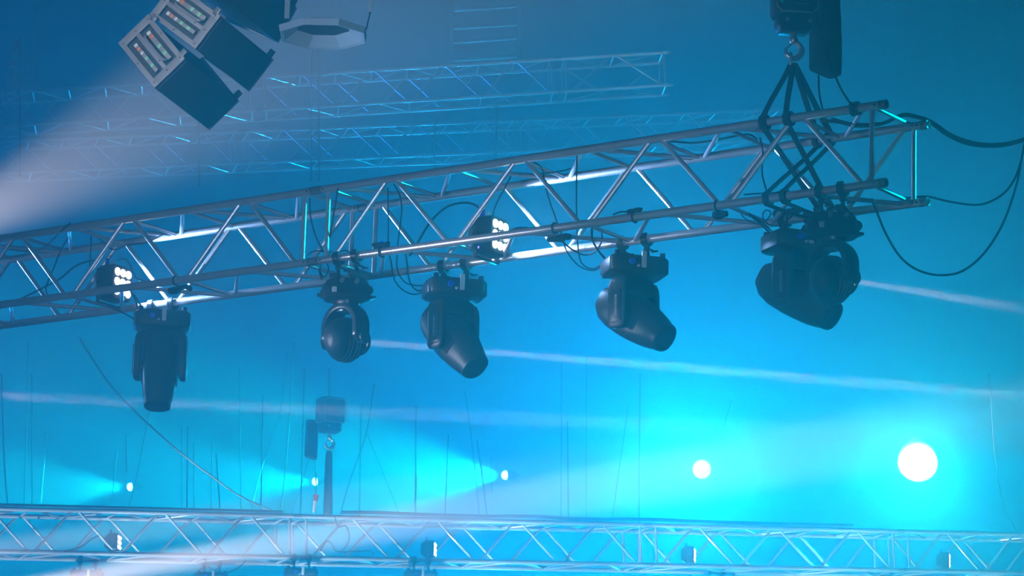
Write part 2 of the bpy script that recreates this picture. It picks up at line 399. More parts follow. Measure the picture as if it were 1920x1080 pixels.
led_m = mat('white_led', (1, 1, 1), .3, emit=(.95, .95, 1), estr=7)
viol_m = mat('violet_led', (.3, .3, 1), .3, emit=(.25, .2, 1), estr=3)
def strobe(label, pos, ang, sc=1.0, light=260, cond=True):
    """square LED blinder with chamfered back, facing ang degrees clockwise from picture right"""
    rt_ = root('led_blinder', label, 'stage light', Matrix.Translation(pos), 'white led blinders in the trusses')
    a = math.radians(ang); n = V((math.cos(a), -math.sin(a), 0)); s_ = Zd.cross(n)
    fr = Matrix((n, s_, Zd)).transposed()
    m = MB(); P_ = lambda x, y, z: fr @ (V((x, y, z)) * sc)
    m.loft([[P_(x, y * k, z * k) for y, z in squircle(.105, .115, 28, 7)] for x, k in ((-.1, .62), (-.085, .72), (-.04, .97), (-.02, 1), (.07, 1), (.082, .97))])
    body = m.build('body', M['black'], rt_)
    for zz in (-.1, 0, .1):
        m = MB(); m.box(P_(-.02, -.108, zz * .8), (.05 * sc, .006 * sc, .02 * sc), 0, fr); m.build('vent_slot', M['blackm'], body)
    m = MB(); m.loft([[P_(x, y * k, z * k) for y, z in squircle(.1, .11, 24, 7)] for x, k in ((.08, 1), (.086, .98))]); face = m.build('face_plate', M['hole'], body)
    for i in range(3):
        for j_ in range(3):
            m = MB(); m.sphere(P_(.087, (i - 1) * .058, (j_ - 1) * .064), .027 * sc, 12, 8, (.55, 1, 1), fr); m.build('led', led_m, face)
    m = MB()
    for y_ in (-.125, .125): m.box(P_(-.01, y_, -.06), (.03 * sc, .008 * sc, .16 * sc), .002, fr)
    m.box(P_(-.01, 0, -.14), (.03 * sc, .258 * sc, .008 * sc), .002, fr); m.build('bracket', M['blackm'], rt_)
    if cond:
        m = MB(); m.tube(P_(-.03, -.02, .115), P_(-.03, -.02, .17), .014 * sc, 10); m.build('power_plug', M['bluecon'], rt_)['label'] = 'blue power plug'
        m = MB(); m.tube(P_(.02, -.03, .115), P_(.02, -.03, .15), .01 * sc, 8); m.build('data_plug', M['greycon'], rt_)
        m = MB(); m.sphere(P_(.0, -.108, -.085), .008, 8, 6); m.build('status_light', viol_m, body)['label'] = 'small violet status light'
    if light:
        spot('strobe', pos + n * .13 * sc, pos + V((math.cos(a * .1), math.sin(a * .25), .1)) * 2, light, (.3, .52, 1), 118, .5, .07)
    return rt_

# ------------------------------------------------------------------ the hanging fixtures
th1 = at(1920, 742, 27); th2 = at(1920, 579, 25)
moving_head('barrel head aimed almost straight down, the one nearest the cut off end of the truss', 306, 588, 'D', 4, -3, 77)
bh1, beam1 = ball_head('round black beam light hanging where the two truss lengths are bolted together', 652, 526, 'C', 8, -40, th1)
moving_head('barrel head tipped steeply down, hanging beside the round light at the truss joint', 853, 529, 'D', 14, 47, 47)
moving_head('barrel head hanging alone between the lit blinder and the slung end of the truss', 1190, 487, 'D', 15, 49, 33)
moving_head('barrel head partly hidden behind the round beam light under the slung truss end', 1494, 441, 'D', 24, 53, 33)
bh2, beam2 = ball_head('round black beam light hanging under the slings, in front of a barrel head', 1560, 404, 'C', 8, -40, th2)

def in_truss(px, py, f):
    d = td(px, f); return at(px, py, d)
s1 = in_truss(210, 533, .55); s2 = in_truss(915, 445, .55)
strobe('lit led blinder in the near truss above the downward pointing barrel head', s1, 32)
strobe('lit led blinder in the near truss over the gap beside the steeply tipped barrel head', s2, 32)
s0 = in_truss(-470, 620, .55); 

# ------------------------------------------------------------------ hoist over the near truss
def hoist(label, c, sc, ang, text=None, sub=True):
    """electric chain hoist: c = bottom of the body"""
    rt_ = root('chain_hoist', label, 'hoist', Matrix.Translation(c)); Rz = yaw(ang); P_ = lambda x, y, z: Rz @ (V((x, y, z)) * sc)
    m = MB()
    m.loft([[P_(x, y, z) for x, y in squircle(rx, ry, 28, 5)] for z, rx, ry in ((.10, .125, .10), (.12, .135, .11), (.34, .135, .11), (.36, .12, .10))])
    body = m.build('body', M['black'], rt_)
    m = MB(); m.loft([[P_(x, y, z) for x, y in squircle(rx, ry, 24, 5)] for z, rx, ry in ((0, .085, .07), (.012, .1, .085), (.05, .112, .09), (.09, .105, .085), (.1, .09, .08))]); m.build('lower_housing', M['blackm'], rt_)
    oct_ = [(-.125, .02), (-.095, -.01), (.095, -.01), (.125, .02), (.125, .2), (.095, .23), (-.095, .23), (-.125, .2)]
    m = MB(); m.path([P_(x, -.115, z + .11) for x, z in oct_] + [P_(oct_[0][0], -.115, oct_[0][1] + .11)], .006 * sc, 6)
    m.build('cover_rim', M['rimlit'], body)
    for x_ in (-.06, .08):
        m = MB(); m.tube(P_(x_, -.085, .055), P_(x_, -.1, .055), .013 * sc, 12); m.tube(P_(x_, -.1, .055), P_(x_, -.104, .055), .008 * sc, 6); m.build('bolt', M['steel'], rt_)
    if text:
        m = MB(); m.box(P_(0, -.1135, .185), (.16 * sc, .004, .07 * sc), .002, Rz); pl = m.build('name_plate', M['black'], body)
        m = MB(); m.path([P_(x, -.117, z) for x, z in ((-.076, .155), (.076, .155), (.076, .215), (-.076, .215), (-.076, .155))], .0018, 4); m.build('plate_border', M['teal'], pl)
        lettering(text, .042 * sc, Matrix.Translation(P_(0, -.1165, .186)) @ Rz.to_4x4() @ Matrix.Rotation(PI / 2, 4, 'X'), M['teal'], pl, 1.0)
        m = MB(); m.box(P_(-.098, -.1135, .19), (.022 * sc, .004, .08 * sc), .001, Rz); m.build('plate_stripe', M['teal'], pl)
    # hook
    m = MB(); m.tube(P_(0, 0, 0), P_(0, 0, -.045), .02 * sc, 10)
    m.sphere(P_(0, 0, -.045), .028 * sc, 12, 8)
    hk = [P_(.0 + .05 * math.sin(a), 0, -.11 + .05 * math.cos(a)) for a in [math.radians(v_) for v_ in range(0, 281, 20)]]
    m.path([P_(0, 0, -.05)] + hk, [.016 * sc] + [.017 * sc] * 4 + [.02 * sc] * 5 + [.015 * sc] * 4 + [.01 * sc] * (len(hk) - 13), 10); m.build('hook', M['steel'], rt_)
    m = MB(); m.path([P_(-.005, 0, -.062), P_(-.045, 0, -.1)], .006 * sc, 6); m.build('safety_latch', M['steel'], rt_)
    return rt_
M['rimlit'] = mat('teal_lit_edge', (.22, .3, .31), .5)  # grey-teal colour stands in for light catching the cover edge
M['teal'] = mat('turquoise_print', (0.05, .55, .5), .5)
hc = at(1488, 62, td(1480, .5))
hoist('black chain hoist with a turquoise name plate, hanging above the near truss', hc, .95, 8, 'LIFTKET')
# chain above the hoist is cut off by the picture edge; shackle in the hook
m = MB(); k0 = hc + V((-.005, 0, -.125))
m.torus(k0 + V((-.01, 0, -.03)), Matrix.Rotation(PI / 2, 3, 'Y') @ Matrix.Rotation(0, 3, 'Z'), .032, .009, 0, 2 * PI, 20, 8)
tag(m.build('shackle', M['steel']), 'steel shackle in the hoist hook gathering the slings', 'shackle')

def sling(label, ua, ud, uc, ub, top, off):
    rt_ = root('lifting_sling', label, 'sling', Matrix.Translation(top), 'black slings holding the truss')
    inv = Matrix.Translation(-V(top)); dl = (T1.to_3x3() @ Xd).normalized()
    e = .036
    A_, B_, C_, D_ = tp(ua, 'A'), tp(ub, 'B'), tp(uc, 'C'), tp(ud, 'D')
    n = (T1.to_3x3() @ Yd).normalized()
    legs = [('front_leg', [V(top), A_ - n * e + Zd * .012]), ('rear_leg', [V(top) + V((.012, 0, 0)), B_ + n * e * .2 + Zd * e]),
            ('cross_leg', [A_ - n * e * .3 - Zd * e, D_ + n * e * .9 + Zd * .02]), ('cross_leg', [B_ - Zd * e, C_ - n * e + Zd * .015]),
            ('bottom_leg', [D_ - Zd * e, C_ - Zd * e])]
    for nm, pts in legs:
        a, b = pts; q = [inv @ (a.lerp(b, t) + Zd * (-.004 * math.sin(PI * t)) + n * .004 * math.sin(7 * t)) for t in [i / 10 for i in range(11)]]
        m = MB(); m.ribbon(q, .032, .01, dl); m.build(nm, M['cloth'], rt_)
    for c_, s_ in ((A_, .05), (C_, .04), (D_, .04), (B_, .04)):
        m = MB(); p0 = inv @ (c_ - dl * s_ * .5); p1 = inv @ (c_ + dl * s_ * .5)
        rings = []
        u = Zd; w = dl.cross(u)
        for t, r in ((0, .030), (.1, .043), (.5, .046), (.9, .043), (1, .030)):
            rings.append([p0.lerp(p1, t) + (u * math.cos(2 * PI * i / 16) + w * math.sin(2 * PI * i / 16)) * r for i in range(16)])
        rings = rings + [[p1 + (u * math.cos(2 * PI * i / 16) + w * math.sin(2 * PI * i / 16)) * .028 for i in range(16)], [p0 + (u * math.cos(2 * PI * i / 16) + w * math.sin(2 * PI * i / 16)) * .028 for i in range(16)]]
        m.loft(rings + [rings[0]], cap=False); m.build('wrap', M['cloth'], rt_)
    return rt_
top = k0 + V((-.008, 0, -.055))
sling('black sling whose front wrap sits farther along the truss from its open end', chord_u(1434, 'A'), chord_u(1537, 'D'), chord_u(1440, 'C'), chord_u(1532, 'B'), top, 0)
sling('black sling whose front wrap sits nearer the open end of the truss', chord_u(1479, 'A'), chord_u(1560, 'D'), chord_u(1472, 'C'), chord_u(1556, 'B'), top + V((.01, .02, 0)), 0)

# chain bag
def chain_bag(label, c, w, d, h_, ang, grp=None):
    rt_ = root('chain_bag', label, 'bag', Matrix.Translation(c), grp); Rz = yaw(ang); rr = random.Random(3)
    rings = []
    for i in range(15):
        t = i / 14; z = -h_ * t; ring = []
        taper = 1 - .12 * (1 - t) if t < .9 else 1 - .5 * (t - .9)
        for k, (x, y) in enumerate(squircle(w / 2, d / 2, 32, 6)):
            f = 1 + .05 * math.sin(k * 1.9 + 4 * t) * math.sin(PI * min(1, t * 1.1)) + rr.uniform(-.012, .012)
            ring.append(Rz @ V((x * taper * f, y * taper * f, z - (.03 * x / w if i == 14 else 0))))
        rings.append(ring)
    m = MB(); m.loft(rings); m.build('fabric_body', M['cloth_s'], rt_)
    m = MB(); m.loft([[Rz @ V((x, y, z)) for x, y in squircle(w / 2 * s_, d / 2 * s_, 24, 6)] for z, s_ in ((.01, .9), (.0, .93), (-.03, .93), (-.032, .9))]); m.build('rim', M['rubber'], rt_)
    return rt_
M['cloth_s'] = mat('black_nylon', (.02, .02, .022), .45, bump=.3, bscale=30)
chain_bag('tall black fabric chain bag hanging beside the hoist above the near truss', at(1548, -12, td(1530, .8)), .165, .13, .47, 32)

# ------------------------------------------------------------------ cables
def cable(label, pts, r=.005, f=0.3, depth=None, grp=None, name='cable', m_=None, n=8, cat='cable'):
    out = []
    for i, p in enumerate(pts):
        if depth is not None: d = depth if not isinstance(depth, (list, tuple)) else depth[0] + (depth[1] - depth[0]) * i / (len(pts) - 1)
        else: d = td(min(1735, max(-200, p[0])), p[2] if len(p) > 2 else f)
        out.append(at(p[0], p[1], d))
    m = MB(); m.path(smooth_pts(out, 6) if len(out) > 2 else out, r, n); o = m.build(name, m_ or M['rubber']); return tag(o, label, cat, grp)
GC = 'black cables on the near truss'
cable('thick black cable drooping away from the top of the truss open end', [(1540, 226, .7), (1575, 229, .6), (1605, 236, .6), (1650, 233, .7), (1690, 217, .9), (1715, 219, 1.05), (1742, 228, 1.05), (1775, 252, 1), (1810, 268, 1), (1850, 274, 1), (1890, 271, 1), (1935, 258, 1)], .010, grp=GC)
cable('second black cable running just beside the thick cable leaving the truss end', [(1560, 222, .6), (1600, 232, .5), (1660, 230, .6), (1692, 214, .8), (1722, 218, 1.0), (1748, 228, 1.0), (1780, 250, .9), (1815, 264, .9), (1853, 270, .9), (1893, 267, .9), (1935, 255, .9)], .007, grp=GC)
cable('thin cable leaving the lower corner of the truss end in a shallow sag', [(1690, 372, .85), (1712, 370, .93), (1742, 369, 1.05), (1780, 378, 1), (1835, 384, 1), (1875, 368, 1), (1900, 340, 1), (1915, 300, 1), (1922, 262, 1)], .0062, grp=GC)
cable('thin cable hanging in one deep loop under the truss open end', [(1634, 372, -.12), (1645, 400, -.1), (1662, 440, 0), (1690, 484, .2), (1725, 508, .4), (1765, 516, .6), (1805, 508, .8), (1845, 475, .9), (1880, 420, 1), (1905, 350, 1), (1918, 285, 1), (1930, 240, 1)], .0065, grp=GC)
cable('thin hoist control cable falling past the chain bag to the top chord', [(1516, -10, .5), (1525, 20, .4), (1545, 80, .1), (1560, 125, -.1), (1570, 152, -.1), (1580, 172, -.12), (1592, 190, -.14), (1600, 198, -.16)], .0062, grp=GC)
cable('short cable dropping from the chain bag into the truss', [(1535, 142, .8), (1536, 170, .6), (1540, 195, .5), (1548, 222, .4)], .0055, grp=GC)
u_ = chord_u(1602, 'A'); m = MB()
for s_ in (-.012, 0, .012, .024):
    dl = T1.to_3x3() @ Xd; m.torus(tp(u_ + s_, 'A'), Matrix((T1.to_3x3() @ Yd, T1.to_3x3() @ Zd, dl)).transposed(), .034, .007, 0, 2 * PI, 24, 8)
tag(m.build('cable_coil', M['rubber']), 'black cable coiled tightly round the top chord near its open end', 'cable')
left = [
 ('cable looping from the top chord down to the picture edge', [(132, 418, -.12), (118, 430, -.1), (100, 448, .3), (75, 468, .5), (40, 471, .6), (-10, 462, .6)], .005),
 ('cable hanging in an S from the top chord beside the first lit blinder', [(133, 437, .4), (115, 468, .4), (101, 502, .4), (89, 530, .35), (86, 545, .3), (92, 556, .2)], .0048),
 ('long cable curving up through the truss to the first lit blinder', [(40, 560, .3), (80, 540, .35), (112, 523, .4), (140, 500, .45), (165, 490, .5), (188, 487, .5)], .006),
 ('straight thin cable hanging inside the truss near the first lit blinder', [(171, 428, .5), (170, 470, .5), (168, 512, .5)], .004),
 ('cable sagging below the back chord over the first lit blinder', [(166, 432, .3), (185, 446, .6), (212, 468, .85), (240, 459, .95), (275, 455, .95), (305, 440, .8)], .0045),
 ('bright thin cable with a red plug curling over the first lit blinder', [(222, 488, .4), (232, 485, .4), (243, 494, .4), (249, 510, .4), (256, 522, .4), (272, 527, .35)], .0038),
 ('cable falling from the truss to the downward pointing barrel head', [(247, 549, .1), (255, 565, .3), (259, 583, .6), (266, 596, .8), (282, 599, .85)], .005),
 ('second cable falling to the downward pointing barrel head', [(252, 553, .1), (264, 572, .4), (276, 590, .7), (292, 598, .85)], .005),
 ('cable reaching the downward pointing barrel head from the truss underside', [(205, 575, .3), (232, 587, .5), (256, 601, .8), (268, 606, .85)], .0055),
 ('pale curved cable inside the truss at the bolted joint', [(581, 372, .1), (582, 405, .3), (591, 440, .4), (607, 473, .4)], .0045),
 ('cable falling past the bolted joint to the round light', [(634, 352, -.08), (626, 400, -.1), (617, 450, -.12), (606, 488, -.14), (599, 508, -.14), (604, 524, -.12)], .0045),
 ('small cable loop beside the round light at the joint', [(622, 470, -.1), (605, 485, -.12), (600, 505, -.12), (607, 520, -.12), (616, 505, -.14), (612, 490, -.13)], .004),
 ('small cable arching over the bottom chord at the joint', [(577, 478, 0), (585, 472, -.1), (598, 470, -.1), (612, 474, -.1), (622, 484, -.12)], .004),
 ('cable arching over the chord above the round light', [(632, 478, -.1), (640, 471, -.1), (650, 470, -.1), (658, 476, -.1)], .005),
 ('straight cable hanging through the truss beside the joint', [(727, 352, .2), (728, 410, .3), (728, 466, .3), (733, 490, .2), (740, 525, .4), (757, 545, .7), (778, 552, .9), (797, 545, .95)], .0045),
 ('curved cable hanging through the truss to the steeply tipped barrel head', [(738, 345, .1), (749, 365, .2), (753, 395, .3), (748, 440, .3), (745, 470, .3), (745, 505, .4), (758, 528, .7), (778, 535, .9), (798, 535, .95)], .0045),
 ('third cable dropping to the steeply tipped barrel head', [(760, 470, .1), (764, 500, .3), (769, 530, .7), (783, 545, .9), (798, 541, .95)], .005),
 ('thick cable arching from the bottom chord over to the second lit blinder', [(768, 480, -.1), (785, 452, 0), (808, 415, .2), (838, 388, .4), (870, 380, .5), (892, 385, .5), (901, 396, .5)], .0065),
 ('thin cable with a pale plug rising from the second lit blinder', [(958, 330, .6), (948, 350, .55), (934, 375, .5), (926, 395, .5), (924, 408, .5)], .0045),
 ('cable lying across the truss top between two braces', [(984, 325, .5), (1010, 326, .5), (1045, 322, .6), (1075, 315, .8)], .004),
 ('cable bending down through the truss beyond the second lit blinder', [(1000, 303, .1), (1016, 316, .2), (1022, 345, .3), (1030, 375, .35), (1047, 424, .4), (1056, 445, .45), (1062, 470, .6), (1085, 498, .8), (1112, 507, .9), (1130, 497, .92), (1136, 485, .92)], .0045),
 ('straight cable hanging through the truss to the lone barrel head', [(1082, 285, .1), (1081, 340, .2), (1081, 400, .3), (1083, 455, .4), (1090, 492, .7), (1112, 504, .9), (1134, 492, .93)], .0045),
 ('cable loop below the bottom chord beside the lone barrel head', [(1048, 446, .3), (1070, 466, .5), (1095, 478, .7), (1115, 472, .7), (1128, 452, .6), (1128, 432, .4)], .005),
 ('thick short cable dropping to the base of the lone barrel head', [(1110, 428, .2), (1111, 450, .4), (1122, 470, .7), (1136, 487, .92)], .006),
 ('thin pale cable hanging inside the truss before the slings', [(1425, 258, .4), (1430, 285, .4), (1429, 325, .4), (1437, 357, .3)], .005),
 ('cable curling under the chord near the slings', [(1385, 395, .2), (1400, 412, .3), (1425, 420, .4), (1440, 410, .4), (1445, 398, .4), (1436, 394, .4), (1430, 405, .4), (1440, 420, .5), (1465, 422, .5), (1490, 400, .5)], .004),
 ('cable running from the chord down to the half hidden barrel head', [(1412, 408, .3), (1432, 425, .5), (1448, 442, .8), (1462, 452, .95)], .006),
 ('second cable down to the half hidden barrel head', [(1405, 402, .2), (1430, 418, .5), (1450, 436, .8), (1478, 450, .95)], .005),
 ('thin cable lying along the chord in front of the slings', [(1395, 365, -.05), (1420, 363, -.06), (1450, 362, -.06), (1475, 356, -.08)], .005),
 ('dark cable lying inside the top of the truss before the slings', [(1255, 265, .5), (1300, 268, .5), (1345, 262, .4), (1400, 252, .4), (1420, 262, .4)], .006),
 ('cable lying over the chord at the first tie', [(1150, 402, -.08), (1165, 397, -.1), (1180, 397, -.1), (1200, 394, -.1)], .005),
 ('cable lying over the chord beside the second lit blinder', [(958, 432, -.06), (975, 427, -.08), (1000, 428, -.08), (1040, 423, -.06)], .006),
]
for lb, pts, r in left: cable(lb, pts, r, grp=GC)
# taped cable bundles and ties on the chords
def bundle(label, px, k, ln, r, dy, dz):
    u = chord_u(px, k); ln *= .6; dz *= .82; rt_ = root('cable_tie', label, 'cable', T1 @ Matrix.Translation((u, {'A': 0, 'C': 0, 'D': W, 'B': W}[k], {'A': S / 2, 'C': -S / 2, 'D': -S / 2, 'B': S / 2}[k])))
    m = MB(); m.torus((0, 0, 0), Matrix((V((0, 1, 0)), V((0, 0, 1)), V((1, 0, 0)))).transposed(), .031, .0055, 0, 2 * PI, 20, 6); m.build('strap', M['rubber'], rt_)
    m = MB(); rr = random.Random(int(px))
    for q in range(4):
        m.path(smooth_pts([V((-ln / 2 + ln * i / 5, dy + rr.uniform(-.5, .5) * r, dz + rr.uniform(-.5, .5) * r)) for i in range(6)], 4), r * .5, 6)
    m.build('bundled_cable', M['rubber'], rt_)
bundle('black cable tie on the bottom chord above the lone barrel head', 1190, 'C', .16, .018, -.005, .046)
bundle('black cable tie with a blue ended plug on the chord beside the round light', 716, 'C', .2, .022, -.01, .05)
bundle('black cable bundle hanging under the bottom chord before the slings', 1345, 'C', .14, .028, .03, -.055)
bundle('black cable bundle under the bottom chord beyond the second lit blinder', 1040, 'C', .26, .026, .05, -.06)
bundle('dark strands standing for shade under the bottom chord over the downward pointing barrel head', 330, 'C', .3, .026, .04, -.058)  # dark strands put where shade lies under the chord
bundle('black cable bundle tied along the back chord near the slings', 1480, 'D', .3, .024, -.03, .05)
def plug(label, px, py, f, m_, px2, py2):
    m = MB(); m.tube(at(px, py, td(px, f)), at(px2, py2, td(px2, f)), .016, 12); tag(m.build('power_plug', m_), label, 'plug')
plug('blue ended black plug on the bottom chord between the sling wraps', 1466, 372, -.1, M['bluecon'], 1474, 366)
plug('blue plug lying on the bottom chord beside the round light', 706, 462, -.1, M['bluecon'], 718, 456)
plug('blue plug end beyond the second lit blinder', 1036, 441, .3, M['bluecon'], 1046, 440)

# ------------------------------------------------------------------ loudspeaker array
M['spk'] = mat('speaker_black', (.05, .056, .062), .6, bump=.2, bscale=300)
M['plate'] = mat('grey_rigging_plate', (.34, .34, .38), .45, .3, bump=.1, bscale=50, var=.15)
M['orange'] = mat('orange_tag', (.9, .25, .03), .5); M['green'] = mat('pale_green_tag', (.35, .8, .5), .5); M['white'] = mat('white_tag', (.8, .8, .82), .5)
cr = Matrix((rt, up, fw)).transposed()
def speaker(label, p, e1, e2, e3, l1, l2, l3):
    """p: corner of the rigging side; e1 depth, e2 stacking direction, e3 across"""
    fr = frame(p, e1, e2, e3); rt_ = root('line_array_speaker', label, 'loudspeaker', fr, 'stacked array loudspeakers')
    m = MB(); a = .05
    # cabinet tapers towards the rear (e1 = 0 at the rear edge)
    def prism(z): return [V((0, .028, z)), V((l1 - a, 0, z)), V((l1, 0, z)), V((l1, l2, z)), V((l1 - a, l2, z)), V((0, l2 - .028, z))]
    m.loft([prism(.02), prism(l3 - .02)]); m.build('cabinet', M['spk'], rt_)
    m = MB(); m.box((l1 + .004, l2 / 2, l3 / 2), (.008, l2 * .94, l3 * .94), .003); m.build('grille', M['spk'], rt_)
    for z_, sg in ((0, -1), (l3, 1)):
        pl = MB(); z = z_
        t = .016; bx = lambda x0, x1, y0, y1, dz=0, mi=0, th=t: (setattr(pl, 'mi', mi), pl.box(((x0 + x1) / 2 * l1, (y0 + y1) / 2 * l2, z + dz), ((x1 - x0) * l1, (y1 - y0) * l2, th), .003))
        bx(.0, 1, 0, .13); bx(0, 1, .87, 1); bx(0, .13, .12, .88); bx(.87, 1, .12, .88); bx(.12, .88, .44, .55)
        plate = pl.build('rigging_plate', M['plate'], rt_)
        m = MB(); m.box((l1 * .5, l2 * .5, z - sg * .03), (l1 * .84, l2 * .84, .01)); m.build('recess', M['hole'], plate)
        if sg < 0:
            for (y_, w_) in ((.3, .1), (.72, .12)):
                m = MB(); m.box((l1 * .52, l2 * y_, z - .004), (l1 * .6, l2 * w_, .014), .004); rail = m.build('pull_bar', M['plate'], plate)
                rr = random.Random(int(y_ * 100))
                for k_, (mm, xx, ww) in enumerate((('white', .26, .05), ('orange', .34, .05), ('white', .43, .04), ('green', .55, .05), ('green', .7, .06))):
                    if y_ > .5 and k_ in (2,): continue
                    m = MB(); m.box((l1 * xx, l2 * y_, z - .013), (l1 * ww, l2 * w_ * .9, .006), .001); m.build('coloured_tag', M[mm], rail)['label'] = {'white': 'white', 'orange': 'orange', 'green': 'pale green'}[mm] + ' tag'
            m = MB(); m.path(smooth_pts([V((l1 * .25, l2 * .62, z - .008)), V((l1 * .32, l2 * .58, z - .03)), V((l1 * .65, l2 * .58, z - .03)), V((l1 * .78, l2 * .6, z - .03)), V((l1 * .8, l2 * .66, z - .008))], 5), .011, 8); m.build('handle', M['plate'], plate)
            for xx, yy in ((.07, .07), (.07, .5), (.07, .92), (.93, .08), (.93, .5), (.93, .92), (.5, .06), (.4, .94), (.72, .5)):
                m = MB(); m.sphere((l1 * xx, l2 * yy, z - .009), .009, 8, 5); m.build('bolt', M['steel'], plate)
            m = MB(); m.box((l1 * .9, l2 * 1.03, z - .002), (.05, .07, .012), .003); m.build('link_plate', M['steel'], plate); m = MB(); m.box((l1 * .12, l2 * 1.02, z - .002), (.05, .05, .012), .003); m.build('link_plate', M['steel'], plate)
        else:
            m = MB(); m.box((l1 * .9, l2 * 1.04, z), (.05, .09, .02), .004); m.build('link_plate', M['blackm'], plate)
DS = 28.0; pxm = F / DS
def orth(a, b):
    a = a.normalized(); c = a.cross(b).normalized(); return a, c.cross(a).normalized(), c
v1, v2, v3 = V((.552, -.647, -.526)), V((.723, .686, -.084)), V((.415, -.334, .846))
l1, l2, l3 = 137.6 / pxm, 80.2 / pxm, 209.8 / pxm
labs = ['lowest loudspeaker of the tilted stack, its grey plate and dark underside fully in view',
        'second loudspeaker up the tilted stack, cut off by the picture top at its grey plate',
        'third loudspeaker up the tilted stack, showing only a dark blue face']
P2 = [(290.3, 165.5), (367, 92), (417, 9)]
Pc = at(*P2[0], DS)
a1, a2_, a3 = v1.normalized(), None, None
n3 = v1.cross(v2).normalized(); n3 = n3 if n3.dot(v3) > 0 else -n3
for i in range(3):
    ang = math.radians(-11.0 * i)
    Rm = Matrix.Rotation(-ang, 3, n3)
    e1, e2 = Rm @ v1.normalized(), None
    e2 = (Rm @ v2); e2 = (e2 - e1 * e2.dot(e1)).normalized(); e3 = n3
    E1, E2, E3 = cr @ e1, cr @ e2, cr @ e3
    if i: 
        dd = DS + .02 * i; Pc = at(*P2[i], dd) + E2 * (.05 if i == 2 else .0)
    speaker(labs[i], Pc - E1 * l1, E1, E2, E3, l1, l2 * (.97 if i else 1), l3)

# ------------------------------------------------------------------ things farther off
dh = 39.2
hb = at(618, 812, dh)
hoist('small black chain hoist hanging in the haze above the bottom truss', hb, 1.05, 30)
chain_bag('black chain bag hanging beside the small hoist in the haze', at(585, 790, dh + .1), .13, .11, .4, 20)
m = MB(); c0, c1 = at(617, 846, dh), at(615, 966, dh); m.loft([[c0.lerp(c1, t) + V((x, y, 0)) for x, y in squircle(.045 * s_, .03 * s_, 16, 3)] for t, s_ in ((0, .5), (.04, .8), (.3, .95), (.7, 1.05), (.97, 1.1), (1, .8))])
tag(m.build('sling_sleeve', M['cloth_s']), 'thick black sling sleeve from the small hoist down to the bottom truss', 'sling')
r_ = root('rigging_hook', 'small red and white hook standing on the bottom truss beside the sling sleeve', 'hook', Matrix.Translation(at(591, 945, 39)))
m = MB(); m.tube((0, 0, .02), (.01, 0, .1), .022, 10, .03); m.build('red_sleeve', mat('red_plastic', (.7, .03, .03), .4), r_)['label'] = 'red sleeve'
m = MB(); m.tube((-.012, 0, -.09), (0, 0, .03), .012, 10, .026); m.build('white_tail', M['white'], r_)['label'] = 'white tail'
m = MB(); m.path([V((0, 0, .1)), V((.004, 0, .2)), V((-.002, 0, .34))], .005, 6); m.build('cord', M['rubber'], r_)

def t2pt(px, k, dz=0):
    u = x2(px); q = {'A': (0, S / 2), 'B': (W, S / 2), 'C': (0, -S / 2), 'D': (W, -S / 2)}[k]; return T2 @ V((u, q[0], q[1] + dz))
for px, lb in ((208, 'small blinder in the bottom truss nearest the picture edge, with a blue plug'), (803, 'small blinder in the bottom truss beside a cluster of dark fittings'), (1292, 'pale blinder in the bottom truss just past the second set of uprights'), (1772, 'small blinder in the bottom truss past the last set of uprights')):
    strobe(lb, t2pt(px, 'C', .15) + V((0, .2, 0)), 9, .8, 40)
hl = {185: 'dark head under the bottom truss below the first blinder', 420: 'dark head with bright fittings under the bottom truss before the first uprights', 563: 'dark square head under the bottom truss below the first set of uprights', 787: 'dark head under the bottom truss below the second blinder', 1372: 'dark head under the bottom truss between the second and third uprights', 1690: 'dark head under the bottom truss below the last uprights'}
for px, lb in hl.items():
    p = t2pt(px, 'C' if px in (563, 787) else 'D', -.13)
    moving_head(lb, 0, 0, 'C', 6, 20 + px % 37, 60, truss=False, pos=p)
GB = 'black cables on the bottom truss'
for lb, pts, r in (
 ('thick black cable lying on top of the bottom truss', [(x_, 956 + (x_ - 100) * 44 / 1750 - w_) for x_, w_ in ((640, 9), (700, 10), (800, 8.5), (900, 8), (960, 9.5), (1010, 10), (1060, 8), (1130, 8), (1180, 9.5), (1240, 10), (1330, 8.5), (1450, 8), (1600, 8))], .02),
 ('black cable lying on top of the bottom truss near the picture edge', [(x_, 956 + (x_ - 100) * 44 / 1750 - 7.5) for x_ in (0, 120, 260, 400, 530)], .014),
 ('cable hanging in a curve inside the bottom truss past the first uprights', [(628, 970), (634, 988), (648, 986), (655, 1005), (650, 1022), (640, 1034)], .008),
 ('cable loops lying in the bottom truss past the first uprights', [(600, 1034), (612, 1015), (622, 1020), (632, 1034), (660, 1035), (690, 1033), (700, 1040)], .008),
 ('cable sagging through the bottom truss to the first blinder', [(120, 1034), (150, 1026), (170, 1012), (185, 1004)], .008),
 ('cable hanging below the bottom truss between two heads', [(385, 1050), (395, 1066), (420, 1074), (445, 1066), (462, 1050)], .007)):
    cable(lb, pts, r, depth=(dep(t2pt(pts[0][0], 'C')) - .05, dep(t2pt(pts[-1][0], 'C')) - .05), grp=GB)

